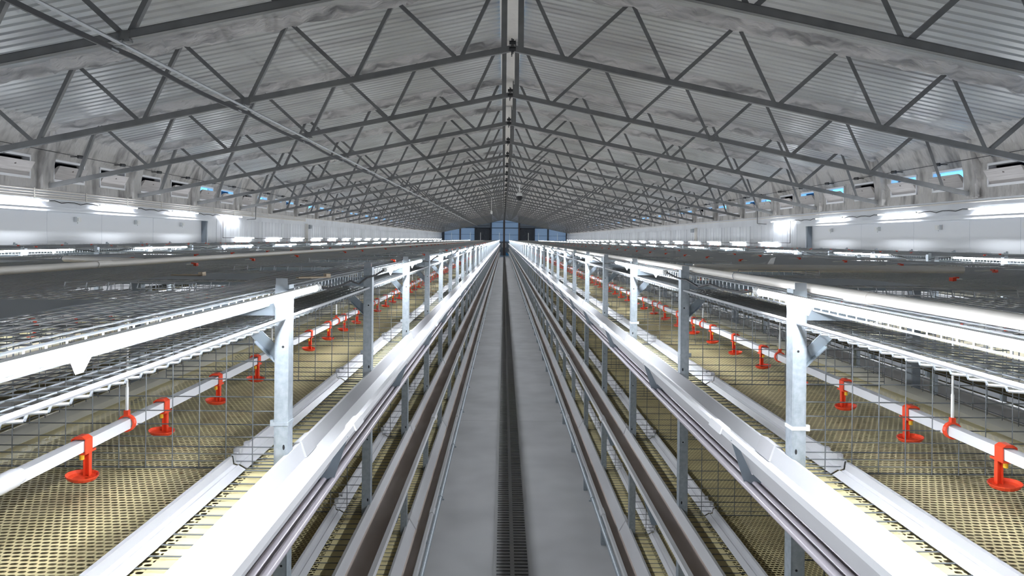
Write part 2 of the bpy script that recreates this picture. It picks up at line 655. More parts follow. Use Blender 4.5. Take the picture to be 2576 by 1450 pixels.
    for yy_ in (y0_ - 0.004, y1_ - 0.002):
        arc = [(fx(a0), H(hb0))]
        for j in range(7):
            aa = j / 6
            arc.append((fx(a1 - 0.005 - 0.16 * math.sin(aa * 1.2)), H(hb1 - 0.02 * aa - 0.16 * aa * aa)))
        ck.prism_y(arc, yy_, yy_ + 0.006)
    ck = ck.mesh('baffle_cheek', 'board')
    lt = MB().box(fx(0.06 + 0.03), fx(0.06 - 0.02), WIN_W / 2 - 0.02, WIN_W / 2 + 0.02, H(z0 + 0.225), H(z0 + 0.245)).rod((fx(0.09), WIN_W / 2 - 0.06, H(z0 + 0.26)), (fx(0.09), WIN_W / 2 + 0.02, H(z0 + 0.245)), 0.005).mesh('latch', 'col_brown')
    backing = MB().box(fx(-0.55), fx(-0.58), -0.2, WIN_W + 0.2, H(z0 - 0.5), H(z1 + 0.4)).box(fx(-0.17), fx(-0.58), -0.2, -0.18, H(z0 - 0.5), H(z1 + 0.4)).box(fx(-0.17), fx(-0.58), WIN_W + 0.18, WIN_W + 0.2, H(z0 - 0.5), H(z1 + 0.4)).box(fx(-0.165), fx(-0.58), -0.2, WIN_W + 0.2, H(z1 + 0.4), H(z1 + 0.42)).box(fx(-0.165), fx(-0.58), -0.2, WIN_W + 0.2, H(z0 - 0.5), H(z0 - 0.52)).mesh('dark_backing', 'navy')  # added box outside, blocks the sky so the opening looks dark
    wn = 0
    for i, wy in enumerate(win_y):
        if wy < 4.0:
            continue
        wn += 1
        wo = thing('window_%d' % (wn + (0 if side < 0 else 100)), (xw, wy, H(z0)),
                   'hinged air-inlet window, %s along the %s wall' % (nth(wn), word), 'window', 'air-inlet windows of the %s wall' % word, 'structure')
        put('inlet_frame', fr, wo, (0, wy, 0))
        put('baffle_board', bd, wo, (0, wy, 0))
        put('baffle_cheek', ck, wo, (0, wy, 0))
        if wy < 40:
            put('latch', lt, wo, (0, wy, 0))
        if (side < 0 and (wy < 19.0 or i % 4 == 2)) or (side > 0 and i % 3 == 1):
            put('dark_backing', backing, wo, (0, wy, 0))

# near wall behind the viewer closes the house
nw = MB().box(WL - 0.2, WR + 0.2, -6.1, -6.0, 0, H(HR + 0.1)).mesh('wall_near', 'wall')
put('wall_near', nw, label='plain pale wall closing the house behind the viewer', cat='wall', kind='structure')

# ------------------------------------------------------------------ end wall
px = EY / FPX


def ex(x_px):
    return (x_px - 1267.0) * px


def ez(y_px):
    return HC - (y_px - 602.5) * px


ew = MB()
ew.box(WL - 0.3, WR + 0.3, EY + 0.12, EY + 0.2, 0, ez(608))
ewall = put('wall_far', ew.mesh('wall_far', 'gable'), label='end wall of framed daylight panels beyond the cage rows', cat='wall', kind='structure')


def roof_px(xw):
    return H(roof_h(xw)) + 0.05


def gable_piece(name, x0, x1, zb, material, cut=None):
    a, b = ex(x0), ex(x1)
    pts = [(a, zb), (b, zb), (b, cut if cut else roof_px(b))]
    if not cut and a < CX < b:
        pts.append((CX, roof_px(CX)))
    pts.append((a, cut if cut else roof_px(a)))
    m_ = MB().plate_xz(pts, EY + 0.10, EY + 0.13).mesh(name, material)
    return put(name, m_, ewall)


zb, zm = ez(609), ez(574)
for (x0, x1) in ((1112, 1124), (1124, 1157), (1157, 1195), (1236, 1267), (1269, 1304), (1345, 1379), (1379, 1425)):
    gable_piece('daylight_panel', x0, x1, zb, 'daylight', zm if 1157 <= x0 < 1379 else None)
gable_piece('daylight_panel', 1236, 1267, zm, 'daylight')
gable_piece('daylight_panel', 1269, 1304, zm, 'daylight')
gable_piece('gable_sheet', 1157, 1236, zm, 'gable')
gable_piece('gable_sheet', 1304, 1379, zm, 'gable')
gable_piece('gable_sheet', 1100, 1112, zb, 'gable')
gable_piece('gable_sheet', 1425, 1436, zb, 'gable')
for xc, wd, m_ in ((1268, 4.6, 'col_brown'), (1235.5, 3.0, 'col_dark'), (1305.5, 4.0, 'col_brown'), (1157.5, 3.6, 'col_brown'), (1195, 3.0, 'col_dark'),
                   (1344, 3.0, 'col_dark'), (1378.5, 4.0, 'col_dark'), (1425, 3.4, 'col_brown'), (1115, 6, 'col_dark')):
    a = ex(xc)
    top = roof_px(a) - 0.05 if xc in (1268, 1305.5, 1235.5) else min(roof_px(a) - 0.05, zm + 0.1)
    c_ = MB().box(a - wd * px / 2, a + wd * px / 2, EY - 0.05, EY + 0.10, 0, top).mesh('steel_column', m_)
    put('steel_column', c_, ewall)
for x0, x1, yp, hh in ((1157, 1379, 574, 1.6), (1236, 1304, 560, 0.7), (1112, 1195, 591, 0.6), (1236, 1304, 591, 0.6), (1345, 1425, 593, 0.6), (1200, 1236, 569, 0.6), (1305, 1380, 570, 0.6)):
    g_ = MB().box(ex(x0), ex(x1), EY + 0.0, EY + 0.10, ez(yp) - hh * px / 2, ez(yp) + hh * px / 2).mesh('steel_girt', 'col_dark')
    put('steel_girt', g_, ewall)
# dark door opening at the end of the aisle with a pale framed pane and a daylight glint painted as a blue plate
dw = MB().box(ex(1255), ex(1283), EY + 0.06, EY + 0.11, 0, ez(609)).mesh('door_1', 'gable')
door = put('door_1', dw, label='dark blue service door at the far end of the aisle', cat='door', kind='structure')
fm = MB()
x0, x1, z0, z1 = ex(1262.5), ex(1273.5), ez(623), ez(612)
for q in ((x0, x1, z0, z0 + 0.07), (x0, x1, z1 - 0.07, z1), (x0, x0 + 0.07, z0, z1), (x1 - 0.07, x1, z0, z1)):
    fm.box(q[0], q[1], EY + 0.0, EY + 0.06, q[2], q[3])
put('door_pane_frame', fm.mesh('door_pane_frame', 'white'), door)
put('door_pane', MB().box(x0, x1, EY + 0.03, EY + 0.05, z0, z1).mesh('door_pane', 'daylight'), door)
put('door_threshold', MB().box(ex(1259), ex(1282), EY - 0.1, EY + 0.05, 0.02, 0.10).mesh('door_threshold', 'galv'), door)
M['slit'] = mat('painted_glint', (0.05, 0.35, 0.75), 0.5)
put('daylight_glint', MB().plate_xz([(ex(1273.5), 0.12), (ex(1281), 0.12), (ex(1273.5), ez(634.5))], EY + 0.0, EY + 0.04).mesh('daylight_glint', 'slit'), door)

# two extraction fans high in the end wall
for j, (x0, x1, word) in enumerate(((1197, 1232, 'left'), (1308, 1343, 'right'))):
    a, b = ex(x0), ex(x1)
    z0, z1 = ez(604), ez(576)
    f = thing('exhaust_fan', ((a + b) / 2, EY, z0), 'dark square exhaust fan in the far end wall, %s of the centre column' % word, 'fan', 'exhaust fans in the end wall')
    bx = MB()
    bx.box(ex(1195) if j == 0 else ex(1304), ex(1236) if j == 0 else ex(1345), EY + 0.11, EY + 0.13, ez(609), ez(574))
    for q in ((a, b, z0, z0 + 0.12), (a, b, z1 - 0.12, z1), (a, a + 0.12, z0, z1), (b - 0.12, b, z0, z1)):
        bx.box(q[0], q[1], EY - 0.12, EY + 0.10, q[2], q[3])
    put('fan_housing', bx.mesh('fan_housing', 'fan'), f)
    c = ((a + b) / 2, EY + 0.02, (z0 + z1) / 2)
    for t in range(6):
        an = t * math.pi / 3 + 0.3
        p = (c[0] + 0.12 * math.cos(an), c[1], c[2] + 0.12 * math.sin(an))
        q = (c[0] + 0.62 * math.cos(an), c[1] + 0.05, c[2] + 0.62 * math.sin(an))
        put('blade', MB().bar(p, q, 0.02, 0.22).mesh('blade', 'col_dark'), f)
    put('hub', MB().rod((c[0], c[1] - 0.06, c[2]), (c[0], c[1] + 0.06, c[2]), 0.12, 12).mesh('hub', 'col_dark'), f)

# ------------------------------------------------------------------ roof trusses
BN = [0.79, 2.33, 3.87, 5.41, 6.95, 8.38]
TN = [0.20, 1.71, 3.26, 4.81, 6.36, 7.91]
APEX = 2.79                     # centre line of the bottom chord at the ridge


def ch_h(d):
    return APEX - RS * d


def top_h(d):
    return HR - 0.075 - RS * max(0, d - RX)


def truss_meshes():
    R = {}
    for s in (-1, 1):
        e = 8.86 if s < 0 else 8.84
        mb = MB()
        # lipped channel: web plus two flanges
        p, q = Vector((CX + s * 0.012, 0, H(ch_h(0.012)))), Vector((CX + s * e, 0, H(ch_h(e))))
        up = Vector((0, 0, 0.040))
        mb.bar(p, q, 0.006, 0.086)
        mb.bar(p + Vector((0, 0.030, 0.040)), q + Vector((0, 0.030, 0.040)), 0.066, 0.006)
        mb.bar(p + Vector((0, 0.030, -0.040)), q + Vector((0, 0.030, -0.040)), 0.066, 0.006)
        R['chord', s] = mb.mesh('bottom_chord', 'truss')
        webs = []

        def angle_iron(a, b):
            m2 = MB()
            d = (b - a).normalized()
            m2.bar(a, b, 0.006, 0.055)
            n_ = d.cross(Vector((0, 1, 0))).normalized() * 0.0245
            m2.bar(a + n_ + Vector((0, 0.026, 0)), b + n_ + Vector((0, 0.026, 0)), 0.052, 0.006)
            return m2.mesh('web_bar', 'truss')
        for i in range(6):
            b = BN[i]
            t0 = TN[i]
            g = 0.045
            A = Vector((CX + s * (t0 + g), 0.012, H(top_h(t0))))
            B = Vector((CX + s * (b - g), 0.012, H(ch_h(b) + 0.03)))
            webs.append(angle_iron(A, B))
            if i < 5:
                t1 = TN[i + 1]
                A = Vector((CX + s * (b + g), 0.012, H(ch_h(b) + 0.03)))
                B = Vector((CX + s * (t1 - g), 0.012, H(top_h(t1))))
                webs.append(angle_iron(A, B))
        R['webs', s] = webs
        mb = MB()
        mb.box(CX + s * 0.122 - 0.042, CX + s * 0.122 + 0.042, -0.004, 0.002, H(APEX - 0.02), H(HR - 0.03))
        mb.box(CX + s * 0.122 - 0.042, CX + s * 0.122 - 0.036, 0.0, 0.05, H(APEX - 0.02), H(HR - 0.03))
        mb.box(CX + s * 0.122 + 0.036, CX + s * 0.122 + 0.042, 0.0, 0.05, H(APEX - 0.02), H(HR - 0.03))
        R['king', s] = mb.mesh('ridge_upright', 'truss')
        # hanger clamp under a node
        mb = MB()
        d = BN[2]
        mb.box(CX + s * d - 0.045, CX + s * d + 0.045, -0.008, 0.066, H(ch_h(d) - 0.047), H(ch_h(d) + 0.045))
        mb.box(CX + s * d + 0.005, CX + s * d + 0.06, -0.02, 0.05, H(ch_h(d) - 0.070), H(ch_h(d) - 0.047))
        R['clamp', s] = mb.mesh('node_clamp', 'truss')
    mb = MB()
    mb.box(CX - 0.018, CX - 0.001, -0.02, 0.075, H(APEX - 0.11), H(APEX + 0.135))
    mb.box(CX + 0.001, CX + 0.018, -0.02, 0.075, H(APEX - 0.07), H(APEX + 0.125))
    R['plate'] = mb.mesh('apex_plate', 'rail_dark')
    mb = MB()
    for dz in (0.072, -0.018):
        mb.rod((CX - 0.048, -0.01, H(APEX + dz)), (CX + 0.048, -0.01, H(APEX + dz)), 0.029, 6)
    R['bolt'] = mb.mesh('apex_bolt', 'black')
    return R


TM = truss_meshes()
far_webs = {}
for s in (-1, 1):
    vv, ff = [], []
    for me in TM['webs', s]:
        o = len(vv)
        vv += [tuple(v.co) for v in me.vertices]
        ff += [tuple(i + o for i in p.vertices) for p in me.polygons]
    me2 = MB().add(vv, ff).mesh('web_bars', 'truss')
    far_webs[s] = me2
cnt = 0
for i, ty in enumerate(TR):
    if ty < 3.0:
        continue
    cnt += 1
    t = thing('roof_truss', (CX, ty, H(APEX)), 'grey steel roof truss with zigzag web bars, %s from the viewer' % nth(cnt), 'truss', 'roof trusses across the house')
    for s in (-1, 1):
        put('bottom_chord', TM['chord', s], t, (0, ty, 0))
        put('ridge_upright', TM['king', s], t, (0, ty, 0))
        if ty < 46:
            for w_ in TM['webs', s]:
                put('web_bar', w_, t, (0, ty, 0))
        else:
            put('web_bars', far_webs[s], t, (0, ty, 0), kind='stuff')
        if s < 0 or i % 4 == 0:
            put('node_clamp', TM['clamp', s], t, (0, ty, 0))
    pl = put('apex_plate', TM['plate'], t, (0, ty, 0))
    put('apex_bolt', TM['bolt'], pl, (0, ty, 0))

# ------------------------------------------------------------------ cage rows
KS = list(range(-2, 78))        # bay numbers
KN = 26                         # bays up to here are built piece by piece


def py(k):
    return P0 + S * k


def D(d):                       # depth below the eye -> world z
    return HC - d


# ---- meshes that depend only on the facing (s = direction into the row)
def face_meshes(s):
    R = {}

    def X(u):
        return s * u
    # post: channel with folded lips
    mb = MB()
    zt = D(0.130)
    mb.box(X(-0.017), X(0.017), -0.020, -0.017, 0, zt)
    mb.box(X(-0.019), X(-0.016), -0.020, 0.022, 0, zt)
    mb.box(X(0.016), X(0.019), -0.020, 0.022, 0, zt)
    mb.box(X(-0.019), X(-0.010), 0.020, 0.022, 0, zt)
    mb.box(X(0.010), X(0.019), 0.020, 0.022, 0, zt)
    R['post'] = mb.mesh('post', 'galv')
    mb = MB()
    mb.box(X(-0.015), X(0.017), -0.0215, -0.0195, zt - 0.004, zt + 0.018)
    R['tab'] = mb.mesh('post_tab', 'sheet')
    mb = MB()
    for d in (0.30, 0.575, 0.90, 1.17):
        n = 10
        w_, h_ = (0.0035, 0.0035) if d in (0.30, 0.90) else (0.0032, 0.0075)
        c = X(-0.004) if d in (0.30, 0.90) else X(-0.008)
        vs = []
        for i in range(n):
            t = 2 * math.pi * i / n
            vs.append((c + w_ * math.cos(t), -0.0207, D(d) + h_ * math.sin(t)))
        mb.add(vs, [tuple(range(n))])
    R['slot'] = mb.mesh('bolt_slot', 'slot')  # flat dark ovals stand in for the shade inside the holes
    mb = MB()
    mb.box(X(-0.0205), X(0.0205), -0.022, 0.0235, D(0.516), D(0.506))
    mb.box(X(0.020), X(0.030), -0.020, -0.008, D(0.518), D(0.502))
    R['clip'] = mb.mesh('post_clip', 'white')
    R['clip_clear'] = mb.mesh('post_clip', 'galv')
    # corner brace: flat bar folded at both ends
    mb = MB()
    mb.plate_xz([(X(0.018), D(0.345)), (X(0.018), D(0.300)), (X(0.075), D(0.245)), (X(0.105), D(0.245)), (X(0.105), D(0.258)), (X(0.075), D(0.290))], -0.004, 0.000)
    mb.plate_xz([(X(0.018), D(0.345)), (X(0.075), D(0.290)), (X(0.075), D(0.286)), (X(0.018), D(0.341))], -0.020, 0.0)
    R['brace'] = mb.mesh('corner_brace', 'brace')
    # top arm from post to post across the row (half)
    mb = MB()
    mb.box(X(0.018), X(1.31), -0.016, -0.013, D(0.215), D(0.178))
    mb.box(X(0.018), X(1.31), -0.016, 0.016, D(0.180), D(0.177))
    R['arm'] = mb.mesh('top_arm', 'brace')
    # wire partition
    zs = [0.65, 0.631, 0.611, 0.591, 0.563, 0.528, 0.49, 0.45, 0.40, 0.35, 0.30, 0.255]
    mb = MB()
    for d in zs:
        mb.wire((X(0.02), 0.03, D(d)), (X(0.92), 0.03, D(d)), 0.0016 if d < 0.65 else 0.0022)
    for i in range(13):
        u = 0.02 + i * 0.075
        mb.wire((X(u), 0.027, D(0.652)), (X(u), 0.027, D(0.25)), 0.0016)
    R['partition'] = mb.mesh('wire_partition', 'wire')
    # folded-up wire door under the front rod
    mb = MB()
    n = 25
    for i in range(n):
        yy = 0.03 + (S - 0.06) * i / (n - 1)
        mb.wire((X(0.004), yy, D(0.222)), (X(0.010), yy, D(0.240)), 0.0022)
        mb.wire((X(0.010), yy, D(0.240)), (X(0.052), yy, D(0.243)), 0.0026)
    mb.wire((X(0.052), 0.03, D(0.243)), (X(0.052), S - 0.03, D(0.243)), 0.0024)
    R['door_lip'] = mb.mesh('door_lip', 'bright_wire')  # paler wire colour carries the highlight on the bent ends
    mb = MB()
    for i in range(n):
        yy = 0.03 + (S - 0.06) * i / (n - 1)
        mb.wire((X(0.052), yy, D(0.243)), (X(0.33), yy, D(0.262)), 0.0017)
    for j in range(6):
        u = 0.09 + j * 0.048
        dd = 0.243 + (u - 0.052) * 0.07
        mb.wire((X(u), 0.03, D(dd)), (X(u), S - 0.03, D(dd)), 0.0017)
    R['door'] = mb.mesh('folded_door', 'wire')
    # front hem of the top mesh: a ladder of short wires
    mb = MB()
    n = 26
    for i in range(n):
        yy = S * (i + 0.5) / n
        mb.wire((X(0.036), yy, D(0.152)), (X(0.036), yy, D(0.188)), 0.0021)
    mb.wire((X(0.036), 0, D(0.153)), (X(0.036), S, D(0.153)), 0.0026)
    mb.wire((X(0.036), 0, D(0.187)), (X(0.036), S, D(0.187)), 0.0026)
    R['hem'] = mb.mesh('top_hem', 'bright_wire')
    # top wire mesh of half a row, with a hatch left open in every bay
    mb = MB()
    ho = (0.24, 0.60, -0.02, 0.36)     # open hatch: u0,u1,y0,y1
    nt_ = 26
    for i in range(nt_):
        yy = -0.25 + S * (i + 0.5) / nt_
        if ho[2] < yy < ho[3]:
            mb.wire((X(0.036), yy, D(0.150)), (X(ho[0]), yy, D(0.150)), 0.0017)
            mb.wire((X(ho[1]), yy, D(0.150)), (X(1.31), yy, D(0.150)), 0.0017)
        else:
            mb.wire((X(0.036), yy, D(0.150)), (X(1.31), yy, D(0.150)), 0.0017)
    u = 0.05
    while u < 1.31:
        if ho[0] < u < ho[1]:
            mb.wire((X(u), -0.25, D(0.147)), (X(u), ho[2], D(0.147)), 0.0017)
            mb.wire((X(u), ho[3], D(0.147)), (X(u), S - 0.25, D(0.147)), 0.0017)
        else:
            mb.wire((X(u), -0.25, D(0.147)), (X(u), S - 0.25, D(0.147)), 0.0017)
        u += 0.040
    # curled hatch edge
    for j in range(7):
        u = ho[0] + (ho[1] - ho[0]) * j / 6
        mb.wire((X(u), ho[2], D(0.150)), (X(u), ho[2] + 0.01, D(0.128)), 0.0018)
        mb.wire((X(u), ho[3], D(0.150)), (X(u), ho[3] - 0.01, D(0.172)), 0.0018)
    mb.wire((X(ho[0]), ho[2] + 0.01, D(0.128)), (X(ho[1]), ho[2] + 0.01, D(0.128)), 0.002)
    mb.wire((X(ho[0]), ho[3] - 0.01, D(0.172)), (X(ho[1]), ho[3] - 0.01, D(0.172)), 0.002)
    R['top'] = mb.mesh('top_mesh', 'top_wire')
    mb = MB()
    mb.add([(X(0.26), 0.42, D(0.145)), (X(0.62), 0.40, D(0.1445)), (X(0.60), 0.80, D(0.1445)), (X(0.30), 0.82, D(0.145)),
            (X(0.26), 0.42, D(0.1475)), (X(0.62), 0.40, D(0.147)), (X(0.60), 0.80, D(0.147)), (X(0.30), 0.82, D(0.1475))],
           [(0, 1, 2, 3), (7, 6, 5, 4), (0, 4, 5, 1), (1, 5, 6, 2), (2, 6, 7, 3), (3, 7, 4, 0)])
    R['sheet'] = mb.mesh('folded_hatch', 'sheet')
    # red winch clip with a short white cord
    mb = MB()
    mb.cur = 0
    mb.box(X(-0.007), X(0.007), -0.011, 0.011, D(0.147), D(0.132))
    mb.box(X(0.006), X(0.022), -0.005, 0.005, D(0.136), D(0.130))
    mb.cur = 1
    mb.rod((X(0.006), 0.0, D(0.136)), (X(0.07), 0.05, D(0.142)), 0.003, 5)
    R['winch'] = mb.mesh('winch_clip', ['red', 'white'])
    # trough hanger plate
    mb = MB()
    mb.plate_xz([(X(-0.180), D(0.549)), (X(-0.137), D(0.683)), (X(-0.085), D(0.683)), (X(-0.121), D(0.6455)), (X(-0.166), D(0.552))], -0.004, 0.0)
    mb.plate_xz([(X(-0.121), D(0.6455)), (X(-0.085), D(0.683)), (X(0.0), D(0.668)), (X(0.0), D(0.6455))], -0.004, 0.0)
    R['hanger'] = mb.mesh('trough_hanger', 'brace')
    # strip with upright back along the mat's front edge, one length per bay
    mb = MB()
    mb.shell_y([(X(0.106), D(0.646)), (X(0.126), D(0.634)), (X(0.131), D(0.6355)), (X(0.141), D(0.632)), (X(0.144), D(0.612)), (X(0.153), D(0.611)), (X(0.157), D(0.645))], 0.0022 * s, 0.0, S - 0.012)
    mb.box(X(0.140), X(0.158), 0.03, 0.055, D(0.618), D(0.603))
    mb.box(X(0.138), X(0.156), 0.10, 0.118, D(0.616), D(0.606))
    R['strip'] = mb.mesh('sill_strip', 'strip')
    # inner post at the back of the cage
    mb = MB()
    mb.box(X(1.015), X(1.055), -0.018, 0.018, 0, D(0.20))
    R['back_post'] = mb.mesh('back_post', 'inner_post')
    # drinker: saddle, stem and dished cup
    mb = MB()
    dp = 0.518
    hw = 0.0165
    y0_, y1_ = -0.016, 0.011
    mb.box(X(-hw - 0.002), X(-hw + 0.001), y0_, y1_, D(dp + 0.019), D(dp - 0.017))
    mb.box(X(hw - 0.001), X(hw + 0.002), y0_, y1_, D(dp + 0.019), D(dp - 0.017))
    mb.add([(X(-hw - .002), y0_, D(dp - .017)), (X(-hw - .002), y1_, D(dp - .017)), (X(-.008), y1_, D(dp - .024)), (X(-.008), y0_, D(dp - .024)),
            (X(hw + .002), y0_, D(dp - .017)), (X(hw + .002), y1_, D(dp - .017)), (X(.008), y1_, D(dp - .024)), (X(.008), y0_, D(dp - .024))],
           [(0, 1, 2, 3), (4, 7, 6, 5), (3, 2, 6, 7), (0, 3, 7, 4), (1, 5, 6, 2)])
    mb.box(X(-hw), X(hw), y0_, y1_ + 0.018, D(dp + 0.021), D(dp + 0.016))
    mb.box(X(-0.0075), X(0.0075), 0.0205, 0.0265, D(dp + 0.086), D(dp + 0.016))
    mb.box(X(-0.0075), X(-0.0045), 0.015, 0.0265, D(dp + 0.086), D(dp + 0.016))
    mb.box(X(0.0045), X(0.0075), 0.015, 0.0265, D(dp + 0.086), D(dp + 0.016))
    prof = [(0.0, 0.0085), (0.022, 0.009), (0.030, 0.0125), (0.0350, 0.0185), (0.0362, 0.0188), (0.0362, 0.0165), (0.031, 0.0085), (0.023, 0.0045), (0.0, 0.004)]
    o = len(mb.v)
    mb.lathe(prof, (0, 0, D(dp + 0.092)), 20)
    for i in range(o, len(mb.v)):       # the rim dips a little towards the aisle
        v = mb.v[i]
        mb.v[i] = (v[0] * 1.02, v[1], v[2] + 0.10 * s * v[0])
    R['drinker'] = mb.mesh('drinker', 'red', False)
    mb = MB().rod((0, -0.002, D(dp + 0.014)), (0, -0.002, D(dp + 0.036)), 0.0055, 10)
    R['nipple'] = mb.mesh('nipple', 'yellow')
    mb = MB()
    mb.lathe([(0.019, -0.006), (0.024, -0.006), (0.024, 0.006), (0.019, 0.006)], (0, 0, 0), 14)
    for i, v in enumerate(mb.v):
        mb.v[i] = (v[0], v[2], v[1] + D(dp))
    mb.box(X(-0.006), X(0.006), -0.006, 0.006, D(dp - 0.022), D(dp - 0.036))
    R['ring'] = mb.mesh('hanger_ring', 'red')
    mb = MB().rod((0, 0, D(dp - 0.03)), (0, 0, D(0.15)), 0.0032, 6)
    mb.rod((0, 0, D(dp - 0.03)), (0, 0, D(dp - 0.10)), 0.0045, 6)
    R['hang_rod'] = mb.mesh('hanger_rod', 'white')
    return R


FM = {s: face_meshes(s) for s in (-1, 1)}


def join_copies(me, ys):
    """one mesh holding copies of me at several depths (for the far end of the rows)"""
    base = [tuple(v.co) for v in me.vertices]
    fcs = [tuple(p.vertices) for p in me.polygons]
    vv, ff = [], []
    for yy in ys:
        o = len(vv)
        vv += [(a, b + yy, c) for a, b, c in base]
        ff += [tuple(i + o for i in f) for f in fcs]
    m2 = bpy.data.meshes.new(me.name + '_beyond')
    m2.from_pydata(vv, [], ff)
    for m_ in me.materials:
        m2.materials.append(m_)
    return m2


FAR_KS = [k for k in KS if k >= KN]
FAR = {}


def far_mesh(s, key):
    if (s, key) not in FAR:
        FAR[s, key] = join_copies(FM[s][key], [py(k) for k in FAR_KS])
    return FAR[s, key]


def trough_profile(tier, s):
    d0 = TIER * tier
    p = [(-0.010, 0.601), (-0.020, 0.595), (-0.036, 0.640), (-0.122, 0.640), (-0.158, 0.548), (-0.174, 0.545), (-0.177, 0.556)]
    if tier == 2:
        p = [(-0.010, 0.601), (-0.020, 0.595), (-0.060, 0.662), (-0.122, 0.664), (-0.154, 0.556), (-0.168, 0.553), (-0.171, 0.564)]
    return [(s * u, D(d + d0)) for u, d in p]


